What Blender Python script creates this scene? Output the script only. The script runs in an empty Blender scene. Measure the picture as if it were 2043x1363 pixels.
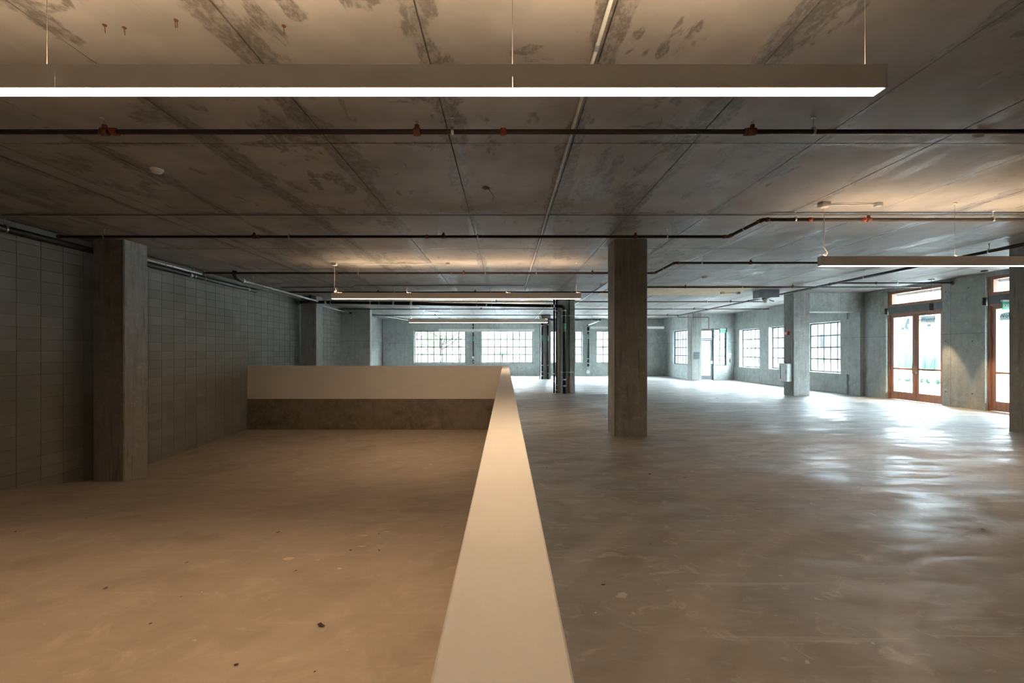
import bpy, math, random
from mathutils import Vector, Matrix
random.seed(7)
S = bpy.context.scene
COL = S.collection
PI = math.pi

# ------------------------------------------------------------------ camera
F, CX, CY, HC = 940.0, 1009.0, 701.0, 1.6        # focal length in pixels, vanishing point, eye height
CEIL = 3.70
cd = bpy.data.cameras.new('camera'); cam = bpy.data.objects.new('camera', cd); COL.objects.link(cam)
cam.location = (0, 0, HC); cam.rotation_euler = (PI/2, 0, 0)
cd.sensor_fit = 'HORIZONTAL'; cd.sensor_width = 36; cd.lens = F/2043*36
cd.shift_x = (1021.5-CX)/2043; cd.shift_y = (CY-681.5)/2043
cd.clip_start = .02; cd.clip_end = 500
S.camera = cam

# ------------------------------------------------------------------ sky, sun, exposure
w = bpy.data.worlds.new('sky'); S.world = w; w.use_nodes = True
w.node_tree.nodes['Background'].inputs[0].default_value = (.76, .90, 1.0, 1)
w.node_tree.nodes['Background'].inputs[1].default_value = 32.0
sd = bpy.data.lights.new('sun_offscreen', 'SUN'); so = bpy.data.objects.new('sun_offscreen', sd); COL.objects.link(so)
sd.energy = 9; sd.angle = .01; sd.color = (1, .96, .92)
so.rotation_euler = Vector((-.22, .42, -.87)).to_track_quat('-Z', 'Y').to_euler(); so.location = (30, -20, 30)
V = S.view_settings
V.view_transform = 'Standard'; V.look = 'None'; V.exposure = 1.42; V.gamma = 1.0; V.use_curve_mapping = False
S.cycles.max_bounces = 10; S.cycles.diffuse_bounces = 6; S.cycles.transparent_max_bounces = 16
S.cycles.sample_clamp_indirect = 8.0
LAMP = (1.0, .70, .43)
LAMP_DOWN, LAMP_UP = 22.0, 20.0

# ------------------------------------------------------------------ helpers
OFF = {}                                            # world offset of each root
def P(x, y, d): return Vector(((x-CX)*d/F, d, HC+(CY-y)*d/F))
def XA(x, d): return (x-CX)*d/F
def ZA(y, d): return HC+(CY-y)*d/F

def tag(o, label, cat, group=None, kind=None):
    o['label'] = label; o['category'] = cat
    if group: o['group'] = group
    if kind: o['kind'] = kind
    return o
def root(name, loc, label, cat, group=None, kind=None):
    o = bpy.data.objects.new(name, None); COL.objects.link(o); o.location = loc; o.empty_display_size = .1
    OFF[o.name] = Vector(loc)
    return tag(o, label, cat, group, kind)
def link(name, me, parent=None, loc=None):
    o = bpy.data.objects.new(name, me); COL.objects.link(o)
    off = OFF.get(parent.name, Vector()) if parent else Vector()
    if parent: o.parent = parent
    if loc is not None:
        o.location = Vector(loc)-off; OFF[o.name] = Vector(loc)
    else: OFF[o.name] = off
    return o

class MB:
    def __init__(s): s.v = []; s.f = []; s.sm = []
    def add(s, vs, fs, smooth=False):
        b = len(s.v); s.v += [Vector(p) for p in vs]
        s.f += [tuple(i+b for i in f) for f in fs]; s.sm += [smooth]*len(fs); return s
    def box(s, x0, x1, y0, y1, z0, z1):
        return s.add([(x, y, z) for x in (x0, x1) for y in (y0, y1) for z in (z0, z1)],
                     [(0,1,3,2), (4,6,7,5), (0,4,5,1), (2,3,7,6), (0,2,6,4), (1,5,7,3)])
    def cbox(s, x0, x1, y0, y1, z0, z1, c):           # box with chamfered vertical edges
        pts = [(x0+c,y0),(x1-c,y0),(x1,y0+c),(x1,y1-c),(x1-c,y1),(x0+c,y1),(x0,y1-c),(x0,y0+c)]
        n = 8; vs = [(x,y,z0) for x,y in pts]+[(x,y,z1) for x,y in pts]
        fs = [(i,(i+1)%n,(i+1)%n+n,i+n) for i in range(n)]+[tuple(range(n))[::-1], tuple(range(n,2*n))]
        return s.add(vs, fs)
    def cyl(s, p, q, r, n=10, r2=None, cap=True):
        p, q = Vector(p), Vector(q); r2 = r if r2 is None else r2
        d = (q-p).normalized(); a = d.orthogonal().normalized(); b = d.cross(a)
        vs = [p+(a*math.cos(t)+b*math.sin(t))*r for t in [2*PI*i/n for i in range(n)]]
        vs += [q+(a*math.cos(t)+b*math.sin(t))*r2 for t in [2*PI*i/n for i in range(n)]]
        s.add(vs, [(i,(i+1)%n,(i+1)%n+n,i+n) for i in range(n)], True)
        if cap: s.add(vs, [tuple(range(n))[::-1], tuple(range(n,2*n))])
        return s
    def tube(s, pts, r, n=10):
        pts = [Vector(p) for p in pts]; rings = []; a = None
        for i, p in enumerate(pts):
            d = ((pts[i+1]-p) if i < len(pts)-1 else Vector()).normalized()+((p-pts[i-1]) if i else Vector()).normalized()
            d.normalize()
            a = d.orthogonal().normalized() if a is None else (a-d*a.dot(d)).normalized()
            b = d.cross(a); k = 1.0
            if 0 < i < len(pts)-1:
                c = d.dot((p-pts[i-1]).normalized()); k = 1/max(c, .5)
            rings.append([p+(a*math.cos(t)+b*math.sin(t))*r*(1+(k-1)*.5) for t in [2*PI*j/n for j in range(n)]])
        vs = sum(rings, []); m = len(rings)
        fs = [(k*n+i, k*n+(i+1)%n, (k+1)*n+(i+1)%n, (k+1)*n+i) for k in range(m-1) for i in range(n)]
        s.add(vs, fs, True); s.add(vs, [tuple(range(n))[::-1], tuple(range((m-1)*n, m*n))])
        return s
    def lathe(s, prof, c, n=16, axis=(0,0,1), cap=True):          # prof: (radius, height)
        ax = Vector(axis).normalized(); a = ax.orthogonal().normalized(); b = ax.cross(a); c = Vector(c)
        vs = [c+ax*h+(a*math.cos(t)+b*math.sin(t))*r for r, h in prof for t in [2*PI*j/n for j in range(n)]]
        m = len(prof)
        s.add(vs, [(k*n+i, k*n+(i+1)%n, (k+1)*n+(i+1)%n, (k+1)*n+i) for k in range(m-1) for i in range(n)], True)
        if cap: s.add(vs, [tuple(range(n))[::-1], tuple(range((m-1)*n, m*n))])
        return s
    def poly(s, pts, thick):                                        # flat polygon given thickness along vector
        t = Vector(thick); n = len(pts); vs = [Vector(p) for p in pts]+[Vector(p)+t for p in pts]
        return s.add(vs, [tuple(range(n))[::-1], tuple(range(n,2*n))]+[(i,(i+1)%n,(i+1)%n+n,i+n) for i in range(n)])
    def mesh(s, name, mat, off=Vector()):
        me = bpy.data.meshes.new(name)
        me.from_pydata([v-off for v in s.v], [], s.f)
        me.polygons.foreach_set('use_smooth', s.sm); me.update()
        import bmesh
        bm = bmesh.new(); bm.from_mesh(me)
        bmesh.ops.remove_doubles(bm, verts=bm.verts, dist=1e-5)
        bmesh.ops.recalc_face_normals(bm, faces=bm.faces); bm.to_mesh(me); bm.free()
        if mat: me.materials.append(mat)
        return me
    def build(s, name, mat, parent=None, bevel=0):
        off = OFF.get(parent.name, Vector()) if parent else Vector()
        o = link(name, s.mesh(name, mat, off), parent)
        if bevel:
            m = o.modifiers.new('edge', 'BEVEL'); m.width = bevel; m.segments = 1; m.limit_method = 'ANGLE'; m.angle_limit = .6
        return o
    def thing(s, name, mat, loc, label, cat, group=None, kind=None, bevel=0):   # a thing that is one mesh
        loc = Vector(loc)
        o = link(name, s.mesh(name, mat, loc), None, loc)
        if bevel:
            m = o.modifiers.new('edge', 'BEVEL'); m.width = bevel; m.segments = 1; m.limit_method = 'ANGLE'; m.angle_limit = .6
        return tag(o, label, cat, group, kind)

# ------------------------------------------------------------------ materials
def new_mat(name):
    m = bpy.data.materials.new(name); m.use_nodes = True; nt = m.node_tree
    b = nt.nodes['Principled BSDF']
    return m, nt, b
def nd(nt, t, **kw):
    n = nt.nodes.new(t)
    for k, v in kw.items(): setattr(n, k, v)
    return n
def mth(nt, op, a, b=None, c=None, clamp=False):
    n = nd(nt, 'ShaderNodeMath', operation=op); n.use_clamp = clamp
    for i, v in enumerate((a, b, c)):
        if v is None: continue
        if isinstance(v, (int, float)): n.inputs[i].default_value = v
        else: nt.links.new(v, n.inputs[i])
    return n.outputs[0]
def pos(nt, scale=(1,1,1), loc=(0,0,0)):
    g = nd(nt, 'ShaderNodeNewGeometry'); mp = nd(nt, 'ShaderNodeMapping')
    mp.inputs['Scale'].default_value = scale; mp.inputs['Location'].default_value = loc
    nt.links.new(g.outputs['Position'], mp.inputs['Vector']); return mp.outputs[0]
def noise(nt, vec, scale, detail=4, rough=.55, dist=0):
    n = nd(nt, 'ShaderNodeTexNoise'); n.inputs['Scale'].default_value = scale; n.inputs['Detail'].default_value = detail
    n.inputs['Roughness'].default_value = rough; n.inputs['Distortion'].default_value = dist
    nt.links.new(vec, n.inputs['Vector']); return n.outputs['Fac']
def ramp(nt, fac, a, b, lo=0.0, hi=1.0):
    n = nd(nt, 'ShaderNodeMapRange', interpolation_type='SMOOTHSTEP')
    for i, v in ((1, a), (2, b), (3, lo), (4, hi)): n.inputs[i].default_value = v
    nt.links.new(fac, n.inputs[0]); return n.outputs[0]
def mix(nt, fac, a, b, mode='MIX'):
    n = nd(nt, 'ShaderNodeMix', data_type='RGBA', blend_type=mode)
    for s, v in ((0, fac), (6, a), (7, b)):
        if isinstance(v, (int, float)): n.inputs[s].default_value = v
        elif isinstance(v, tuple): n.inputs[s].default_value = (*v, 1)
        else: nt.links.new(v, n.inputs[s])
    return n.outputs[2]
def bump(nt, b, h, strength=.3, dist=.01):
    n = nd(nt, 'ShaderNodeBump'); n.inputs['Strength'].default_value = strength; n.inputs['Distance'].default_value = dist
    nt.links.new(h, n.inputs['Height']); nt.links.new(n.outputs[0], b.inputs['Normal'])

def plain(name, col, rough=.5, metal=0, spec=.5, var=1.0):
    m, nt, b = new_mat(name)
    b.inputs['Base Color'].default_value = (*col, 1); b.inputs['Metallic'].default_value = metal
    b.inputs['Specular IOR Level'].default_value = spec
    f = noise(nt, pos(nt), 14, 3)
    r = ramp(nt, f, .3, .7, max(rough-.08, .03), min(rough+.08, 1)); nt.links.new(r, b.inputs['Roughness'])
    c = mix(nt, ramp(nt, noise(nt, pos(nt), 5, 4), .35, .7), tuple(x*(1-.14*var) for x in col), tuple(min(1, x*(1+.08*var)) for x in col))
    nt.links.new(c, b.inputs['Base Color'])
    return m
def emit(name, col, strength):
    m, nt, b = new_mat(name); nt.nodes.remove(b)
    e = nd(nt, 'ShaderNodeEmission'); e.inputs[0].default_value = (*col, 1); e.inputs[1].default_value = strength
    nt.links.new(e.outputs[0], nt.nodes['Material Output'].inputs[0]); return m
def concrete(name, col, dark=.72, streak=(3, 3, .35), rough=.8, tint=None, var=.35, joints=False, drips=False):
    m, nt, b = new_mat(name)
    big = noise(nt, pos(nt), .9, 5, .6); st = noise(nt, pos(nt, streak), 2.2, 5, .65); fine = noise(nt, pos(nt), 26, 3, .6)
    lo = tuple(x*dark for x in col); hi = tuple(min(1, x*(1+var*.5)) for x in col)
    c = mix(nt, ramp(nt, st, .25, .75), lo, hi)
    c = mix(nt, ramp(nt, noise(nt, pos(nt, (1, 1, 1), (4, 9, 2)), 4.5, 6, .7), .42, .62, 0, .50), c, tuple(x*.66 for x in col))
    c = mix(nt, ramp(nt, noise(nt, pos(nt, (1, 1, 1), (14, 3, 7)), 9, 4, .7), .56, .66, 0, .42), c, tuple(min(1, x*1.5) for x in col))
    c = mix(nt, ramp(nt, big, .4, .68, 0, .6), c, tint or tuple(x*1.1 for x in col))
    c = mix(nt, ramp(nt, fine, .62, .72, 0, .45), c, tuple(x*.55 for x in col))
    pits = noise(nt, pos(nt, (1, 1, 1), (2, 6, 1)), 17, 5, .75); c = mix(nt, ramp(nt, pits, .60, .68, 0, .5), c, tuple(x*.42 for x in col))
    if joints:                                     # hairline marks left by the formwork boards
        g = nd(nt, 'ShaderNodeNewGeometry'); sp = nd(nt, 'ShaderNodeSeparateXYZ'); nt.links.new(g.outputs['Position'], sp.inputs[0])
        u = mth(nt, 'PINGPONG', mth(nt, 'ADD', mth(nt, 'ADD', sp.outputs[0], sp.outputs[1]), 50.3), .61)
        v = mth(nt, 'PINGPONG', mth(nt, 'ADD', sp.outputs[2], 10-2.42), 1.21)
        ln = mth(nt, 'MAXIMUM', ramp(nt, u, .004, .010, .55, 0), ramp(nt, v, .004, .012, .6, 0)); c = mix(nt, ln, c, tuple(x*.4 for x in col))
    if drips:
        dr = noise(nt, pos(nt, (1, 1, .07), (8, 2, 0)), 16, 3, .5); c = mix(nt, ramp(nt, dr, .60, .66, 0, .5), c, tuple(x*.45 for x in col))
    nt.links.new(c, b.inputs['Base Color']); b.inputs['Specular IOR Level'].default_value = .3
    nt.links.new(ramp(nt, big, .3, .7, rough-.1, min(1, rough+.1)), b.inputs['Roughness'])
    h = mth(nt, 'ADD', mth(nt, 'MULTIPLY', st, .6), mth(nt, 'MULTIPLY', fine, .4)); bump(nt, b, h, .25, .01)
    return m

M = {}
M['col'] = concrete('column_concrete', (.28, .278, .265), .80, (5, 5, .3), drips=True)
M['wall'] = concrete('wall_concrete', (.36, .385, .37), .86, (2.5, 2.5, .8), tint=(.43, .465, .445), joints=True)
M['curb'] = concrete('curb_concrete', (.25, .215, .17), .5, (1.5, 1.5, 1.2))

def ceiling_mat():
    m, nt, b = new_mat('ceiling_concrete')
    g = nd(nt, 'ShaderNodeNewGeometry'); sp = nd(nt, 'ShaderNodeSeparateXYZ'); nt.links.new(g.outputs['Position'], sp.inputs[0])
    # distance to the board joints that run away from the eye (every 1.22 m) and across (every 2.44 m)
    wob = mth(nt, 'MULTIPLY', mth(nt, 'SUBTRACT', noise(nt, pos(nt, (1, .5, 1)), 1.2, 3), .5), .22)
    dx = mth(nt, 'PINGPONG', mth(nt, 'ADD', mth(nt, 'ADD', sp.outputs[0], .55+12.2), wob), .61)
    dy = mth(nt, 'PINGPONG', mth(nt, 'ADD', mth(nt, 'ADD', sp.outputs[1], -4.76+24.4), wob), 1.22)
    base = mix(nt, ramp(nt, noise(nt, pos(nt), 1.1, 6, .6), .3, .7), (.27, .26, .247), (.40, .385, .365))
    oi = nd(nt, 'ShaderNodeObjectInfo')
    base = mix(nt, mth(nt, 'MULTIPLY', oi.outputs['Random'], .35), base, (.31, .30, .29))
    st = noise(nt, pos(nt, (1, .33, 1)), 2.3, 6, .68, .3)
    near = ramp(nt, dx, .02, .20, .20, 0)
    big = ramp(nt, noise(nt, pos(nt, (1, .5, 1), (5, 3, 0)), .55, 2), .4, .62, -.06, .05)
    s1 = ramp(nt, mth(nt, 'ADD', mth(nt, 'ADD', st, near), big), .588, .64)
    blob = noise(nt, pos(nt, (1, .45, 1), (3.1, 8.2, 0)), 4.5, 3, .5, .2)
    s2 = ramp(nt, mth(nt, 'ADD', blob, big), .635, .665)
    neary = ramp(nt, dy, .015, .12, .17, 0)
    s3 = ramp(nt, mth(nt, 'ADD', noise(nt, pos(nt, (.5, 1, 1)), 2.0, 5, .65), neary), .635, .68)
    stain = mth(nt, 'MAXIMUM', mth(nt, 'MAXIMUM', s1, s2), s3)
    brk = ramp(nt, noise(nt, pos(nt, (1, .5, 1)), 22, 4, .7), .36, .6, .25, 1)
    stain = mth(nt, 'MULTIPLY', stain, mth(nt, 'MULTIPLY', brk, .80))
    c = mix(nt, stain, base, (.115, .105, .09))
    pale = ramp(nt, noise(nt, pos(nt, (1, .35, 1), (11, 2, 0)), 3.5, 4, .6), .70, .74, 0, .35)
    c = mix(nt, pale, c, (.58, .57, .55))
    sx = mth(nt, 'ABSOLUTE', mth(nt, 'ADD', mth(nt, 'ADD', sp.outputs[0], 5.3), mth(nt, 'MULTIPLY', wob, .3)))
    c = mix(nt, mth(nt, 'MULTIPLY', ramp(nt, sx, .09, .125, 1, 0), ramp(nt, noise(nt, pos(nt), 7, 4, .6), .3, .6, .35, .85)), c, (.34, .345, .315))
    c = mix(nt, ramp(nt, mth(nt, 'ABSOLUTE', mth(nt, 'SUBTRACT', sx, .14)), .008, .03, .5, 0), c, (.12, .11, .095))
    nt.links.new(c, b.inputs['Base Color'])
    nt.links.new(ramp(nt, stain, 0, .7, .62, .45), b.inputs['Roughness']); b.inputs['Specular IOR Level'].default_value = .35
    bump(nt, b, noise(nt, pos(nt), 9, 5, .6), .12, .01)
    return m
M['ceil'] = ceiling_mat()

def floor_mat(name, a, c2, r0, r1, scr=.3):
    m, nt, b = new_mat(name)
    big = noise(nt, pos(nt), .55, 6, .62, .4); mid = noise(nt, pos(nt), 2.6, 6, .65, .6); fine = noise(nt, pos(nt), 40, 3, .6)
    c = mix(nt, ramp(nt, big, .32, .68), a, c2)
    c = mix(nt, ramp(nt, mid, .50, .75, 0, .35), c, tuple(x*1.45 for x in c2))
    c = mix(nt, ramp(nt, noise(nt, pos(nt, (1, 1, 1), (21, 4, 0)), 1.6, 5, .6), .48, .72, 0, .45), c, tuple(x*.72 for x in a))
    c = mix(nt, ramp(nt, fine, .60, .75, 0, .25), c, tuple(x*.6 for x in a))
    cl = noise(nt, pos(nt, (.7, 1, 1), (31, 17, 0)), 5.5, 7, .72, .8); c = mix(nt, ramp(nt, cl, .54, .68, 0, .5*scr/.3), c, tuple(x*1.5 for x in c2))
    sc1 = noise(nt, pos(nt, (.35, 5, 1), (3, 3, 0)), 1.6, 5, .6, .35); c = mix(nt, ramp(nt, sc1, .60, .70, 0, .35*scr/.3), c, tuple(x*1.45 for x in c2))
    mp = nd(nt, 'ShaderNodeMapping'); mp.inputs['Rotation'].default_value = (0, 0, .7); mp.inputs['Scale'].default_value = (.3, 6, 1); nt.links.new(pos(nt), mp.inputs[0])
    sc2 = noise(nt, mp.outputs[0], 1.3, 5, .6, .4); c = mix(nt, ramp(nt, sc2, .61, .69, 0, .35*scr/.3), c, tuple(x*1.5 for x in c2))
    sp = noise(nt, pos(nt, (1, 1, 1), (7, 1, 0)), 6.5, 2, .4); c = mix(nt, ramp(nt, sp, .755, .78, 0, .55), c, tuple(min(1, x*1.8) for x in c2))
    arc = nd(nt, 'ShaderNodeTexWave', wave_type='RINGS', rings_direction='Z'); arc.inputs['Scale'].default_value = .32
    arc.inputs['Distortion'].default_value = 9; arc.inputs['Detail'].default_value = 4; arc.inputs['Detail Scale'].default_value = .6
    nt.links.new(pos(nt, (1, .8, 1), (-9, 6, 0)), arc.inputs['Vector'])
    sw = arc.outputs['Fac']
    c = mix(nt, ramp(nt, sw, .80, .98, 0, scr), c, tuple(x*1.25 for x in c2))
    nt.links.new(c, b.inputs['Base Color'])
    st = noise(nt, pos(nt, (.45, 1.6, 1), (2, 5, 0)), 2.4, 6, .7, .5)
    comb = mth(nt, 'ADD', mth(nt, 'MULTIPLY', big, .45), mth(nt, 'MULTIPLY', st, .55))
    r = ramp(nt, comb, .36, .64, r0-.10, r1+.10)
    nt.links.new(r, b.inputs['Roughness']); b.inputs['Specular IOR Level'].default_value = .42
    h = mth(nt, 'ADD', mth(nt, 'MULTIPLY', noise(nt, pos(nt), 1.7, 4, .5), 1.0), mth(nt, 'MULTIPLY', mid, .25)); bump(nt, b, h, .16, .06)
    return m
M['floor'] = floor_mat('main_floor_concrete', (.20, .183, .168), (.30, .28, .263), .46, .66)
M['ramp'] = floor_mat('ramp_concrete', (.40, .325, .25), (.47, .385, .305), .65, .8, .12)

def block_mat():
    m, nt, b = new_mat('concrete_block')
    g = nd(nt, 'ShaderNodeNewGeometry'); sp = nd(nt, 'ShaderNodeSeparateXYZ'); nt.links.new(g.outputs['Position'], sp.inputs[0])
    iy = mth(nt, 'FLOOR', mth(nt, 'DIVIDE', mth(nt, 'SUBTRACT', sp.outputs[1], 7.703), .4064)); iz = mth(nt, 'FLOOR', mth(nt, 'DIVIDE', sp.outputs[2], .2))
    cv = nd(nt, 'ShaderNodeCombineXYZ'); nt.links.new(iy, cv.inputs[0]); nt.links.new(iz, cv.inputs[1])
    wn = nd(nt, 'ShaderNodeTexWhiteNoise', noise_dimensions='3D'); nt.links.new(cv.outputs[0], wn.inputs['Vector'])
    c = mix(nt, wn.outputs['Value'], (.23, .232, .212), (.28, .282, .262))
    c = mix(nt, ramp(nt, noise(nt, pos(nt, (1, .8, .5)), 1.1, 5, .6), .35, .7, 0, .5), c, (.18, .178, .158))
    c = mix(nt, ramp(nt, noise(nt, pos(nt), 60, 2, .6), .58, .75, 0, .5), c, (.14, .138, .124))
    nt.links.new(c, b.inputs['Base Color']); b.inputs['Roughness'].default_value = .9; b.inputs['Specular IOR Level'].default_value = .2
    bump(nt, b, noise(nt, pos(nt), 70, 3, .6), .3, .004)
    return m
M['block'] = block_mat()
M['mortar'] = plain('mortar', (.10, .098, .088), .95, spec=.1)
M['white'] = plain('white_paint', (.78, .755, .72), .6, spec=.3, var=.15)
M['fix'] = plain('fixture_enamel', (.84, .84, .84), .5, spec=.35, var=.1)
M['down'] = emit('lamp_diffuser', LAMP, LAMP_DOWN)
M['up'] = emit('lamp_uplight', LAMP, LAMP_UP)
M['black'] = plain('black_pipe', (.012, .012, .012), .45)
M['spr'] = plain('dark_steel_pipe', (.030, .021, .017), .5)
M['red'] = plain('red_coupling', (.25, .045, .025), .5)
M['rust'] = plain('rust_brown_fitting', (.16, .060, .035), .6)
M['brass'] = plain('brass', (.55, .42, .22), .35, 1)
M['galv'] = plain('galvanized_steel', (.58, .60, .60), .35, .85)
M['galvw'] = plain('pale_conduit', (.62, .65, .66), .45, .2)
M['steel'] = plain('dark_window_steel', (.055, .07, .07), .5)
M['steelgrey'] = plain('grey_steel', (.14, .155, .16), .5)
M['redalarm'] = plain('red_plastic', (.62, .03, .02), .4)
M['cabinet'] = plain('white_enamel', (.68, .70, .70), .4)
M['plastic'] = plain('white_plastic', (.75, .75, .73), .5)
M['blackm'] = plain('black_enamel', (.015, .017, .018), .4)
M['cable'] = plain('bare_cable', (.20, .18, .15), .6, .3)
M['cord'] = plain('pale_cord', (.72, .62, .50), .6)
M['green'] = plain('green_plastic', (.05, .42, .24), .4)
M['mint'] = plain('green_band', (.12, .30, .21), .5)
def film_mat():
    m, nt, b = new_mat('grey_film'); d = nd(nt, 'ShaderNodeBsdfTranslucent'); c = mix(nt, noise(nt, pos(nt), 20, 3), (.26, .29, .29), (.34, .37, .37)); nt.links.new(c, d.inputs[0])
    nt.links.new(c, b.inputs['Base Color']); b.inputs['Roughness'].default_value = .8
    mx = nd(nt, 'ShaderNodeMixShader'); mx.inputs[0].default_value = .7; nt.links.new(b.outputs[0], mx.inputs[1]); nt.links.new(d.outputs[0], mx.inputs[2])
    nt.links.new(mx.outputs[0], nt.nodes['Material Output'].inputs[0]); return m
M['paper'] = film_mat()
M['ink'] = plain('dark_ink', (.05, .055, .06), .8)
M['yellow'] = plain('yellow_tape', (.55, .42, .05), .6)
M['leafd'] = plain('dry_leaf', (.045, .030, .018), .8)
M['chip'] = plain('pale_chip', (.6, .56, .5), .8)
M['ply'] = plain('plywood', (.62, .45, .26), .7)
M['hole'] = plain('hole_shade_scar', (.07, .066, .06), .9)  # dark colour stands for shade inside tie holes; also the scar's own dark

def wood_mat():
    m, nt, b = new_mat('stained_wood')
    f = noise(nt, pos(nt, (6, 6, .5)), 6, 5, .6, .8)
    c = mix(nt, ramp(nt, f, .3, .7), (.27, .125, .075), (.42, .21, .13)); nt.links.new(c, b.inputs['Base Color'])
    b.inputs['Roughness'].default_value = .42; bump(nt, b, f, .1, .003); return m
M['wood'] = wood_mat()
def glass_mat():
    m, nt, b = new_mat('window_glass'); nt.nodes.remove(b)
    t = nd(nt, 'ShaderNodeBsdfTransparent'); t.inputs[0].default_value = (.94, .97, .96, 1)
    gl = nd(nt, 'ShaderNodeBsdfGlossy'); gl.inputs['Roughness'].default_value = .02
    lw = nd(nt, 'ShaderNodeLayerWeight'); lw.inputs[0].default_value = .5
    fr = mth(nt, 'MULTIPLY_ADD', mth(nt, 'POWER', lw.outputs['Facing'], 5), .6, .03)
    mx = nd(nt, 'ShaderNodeMixShader'); nt.links.new(fr, mx.inputs[0]); nt.links.new(t.outputs[0], mx.inputs[1]); nt.links.new(gl.outputs[0], mx.inputs[2])
    nt.links.new(mx.outputs[0], nt.nodes['Material Output'].inputs[0]); return m
M['glass'] = glass_mat()
M['gcon'] = plain('pale_paving', (.27, .27, .265), .8)
M['soffit'] = plain('white_soffit', (.6, .6, .58), .9)
M['stucco'] = plain('grey_facade', (.10, .10, .098), .9)
M['planter'] = plain('planter_concrete', (.30, .295, .285), .9)
M['street'] = plain('street_surface', (.03, .03, .03), .9)
M['bark'] = plain('bark', (.022, .019, .016), .9, spec=.1)
M['leaf1'] = plain('tree_leaf', (.04, .068, .022), .7, spec=.15)
M['leaf2'] = plain('palm_leaf', (.010, .042, .014), .7, spec=.15)
M['cact'] = plain('cactus_skin', (.03, .058, .04), .8, spec=.15)
M['agave'] = plain('agave_leaf', (.045, .075, .055), .8, spec=.15)

# ------------------------------------------------------------------ layout numbers
XL, YB = -8.0, 30.7
XR, XR2 = 12.75, 12.9            # window wall, and the door wall nearer the eye
YE, YS = 26.2, 16.95             # wall of the exit door; step where the beam meets the window wall
Y0 = -5.0                        # wall behind the eye
PT = 1.15                        # top of the guard wall
PX0, PX1 = -.103, .094
PY = 14.57

# ------------------------------------------------------------------ floors
fl = MB().box(PX1-.02, XR2+.38, Y0, PY+.1, -.3, 0).box(XL-.3, XR2+.38, PY+.1, YB+.3, -.3, 0)
tag(fl.build('floor', M['floor']), 'worn grey polished concrete floor of the main level', 'floor', kind='structure')
def ramp_z(d):
    pts = [(-5, .02), (3.2, .0), (3.9, -.035), (4.6, -.125), (7.46, -.61), (8.9, -.855), (9.4, -.925), (9.9, -.95), (11, -.93), (PY+.1, -.82)]
    for (a, za), (b, zb) in zip(pts, pts[1:]):
        if d <= b: return za+(zb-za)*(d-a)/(b-a)
    return -.82
rf = MB(); ys = [Y0+i*(PY+.1-Y0)/90 for i in range(91)]
sm = [sum(ramp_z(y+k*.12) for k in range(-3, 4))/7 for y in ys]
vs = [(x, y, z) for y, z in zip(ys, sm) for x in (XL-.1, PX0+.1)]
rf.add(vs, [(2*i, 2*i+1, 2*i+3, 2*i+2) for i in range(90)], True)
n = len(vs); vb = [(x, y, -1.3) for x, y, z in vs]
rf.add(vb, [(2*i, 2*i+1, 2*i+3, 2*i+2) for i in range(90)])
tag(rf.build('ramp_floor', M['ramp']), 'tan dusty concrete ramp floor sunk below the guard wall', 'floor', kind='structure')

# ------------------------------------------------------------------ ceiling: slab with board-formed panels
sl = MB().box(XL-.3, 13.4, Y0-.3, YB+.3, CEIL+.02, CEIL+.35)
ceil = tag(sl.build('ceiling', M['ceil']), 'board-formed concrete ceiling slab with dark stains', 'ceiling', kind='structure')
xs = [XL]+[-.55+1.22*k for k in range(-6, 11)]+[12.9]; xs = sorted(x for x in xs if XL <= x <= 12.9)
yl = [Y0]+[4.76+2.44*k for k in range(-3, 11)]+[YB]; yl = sorted(y for y in yl if Y0 <= y <= YB)
cache = {}
for i in range(len(xs)-1):
    for j in range(len(yl)-1):
        a, b_, c, d = xs[i], xs[i+1], yl[j], yl[j+1]; key = (round(b_-a, 3), round(d-c, 3))
        if key not in cache:
            hx, hy, g = key[0]/2-.002, key[1]/2-.002, .004
            cache[key] = MB().add([(-hx,-hy,.02),(hx,-hy,.02),(hx,hy,.02),(-hx,hy,.02),(-hx+g,-hy+g,0),(hx-g,-hy+g,0),(hx-g,hy-g,0),(-hx+g,hy-g,0)],
                [(4,5,6,7),(0,1,5,4),(1,2,6,5),(2,3,7,6),(3,0,4,7),(0,3,2,1)]).mesh('form_panel', M['ceil'])
        link('form_panel', cache[key], ceil, ((a+b_)/2, (c+d)/2, CEIL+random.uniform(0, .003)))

# ------------------------------------------------------------------ block wall
wl = MB().box(XL-.3, XL-.012, Y0-.3, YB+.3, -1.3, CEIL+.02)
wall_l = tag(wl.build('wall_left', M['mortar']), 'grey concrete block wall laid in straight stacks', 'wall', kind='structure')
bl = MB(); hy, hz, g = .2032-.003, .1-.0008, .0025
bv = [(-.012,-hy,-hz),(-.012,hy,-hz),(-.012,hy,hz),(-.012,-hy,hz),(0,-hy+g,-hz+g),(0,hy-g,-hz+g),(0,hy-g,hz-g),(0,-hy+g,hz-g)]
bf = [(4,5,6,7),(0,1,5,4),(1,2,6,5),(2,3,7,6),(3,0,4,7)]
bme = MB().add(bv, bf).mesh('block', M['block']); rest = MB()
for k in range(-32, 56):
    y = 7.703+.4064*(k+.5)
    if y+.2 > YB: break
    for r in range(-5, 18):
        z = .2*r+.1
        off = random.uniform(-.0015, .0015)
        if -1 <= k < 12 and r < 18: link('block', bme, wall_l, (XL+off, y, z))
        else: rest.add([(XL+off+a, y+b_, z+c) for a, b_, c in bv], bf)
r_ = rest.build('block_courses', M['block'], wall_l); r_['kind'] = 'stuff'
MB().box(XL-.02, XL-.002, Y0, YB, 3.6, CEIL+.01).build('top_strip', M['block'], wall_l)

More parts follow.
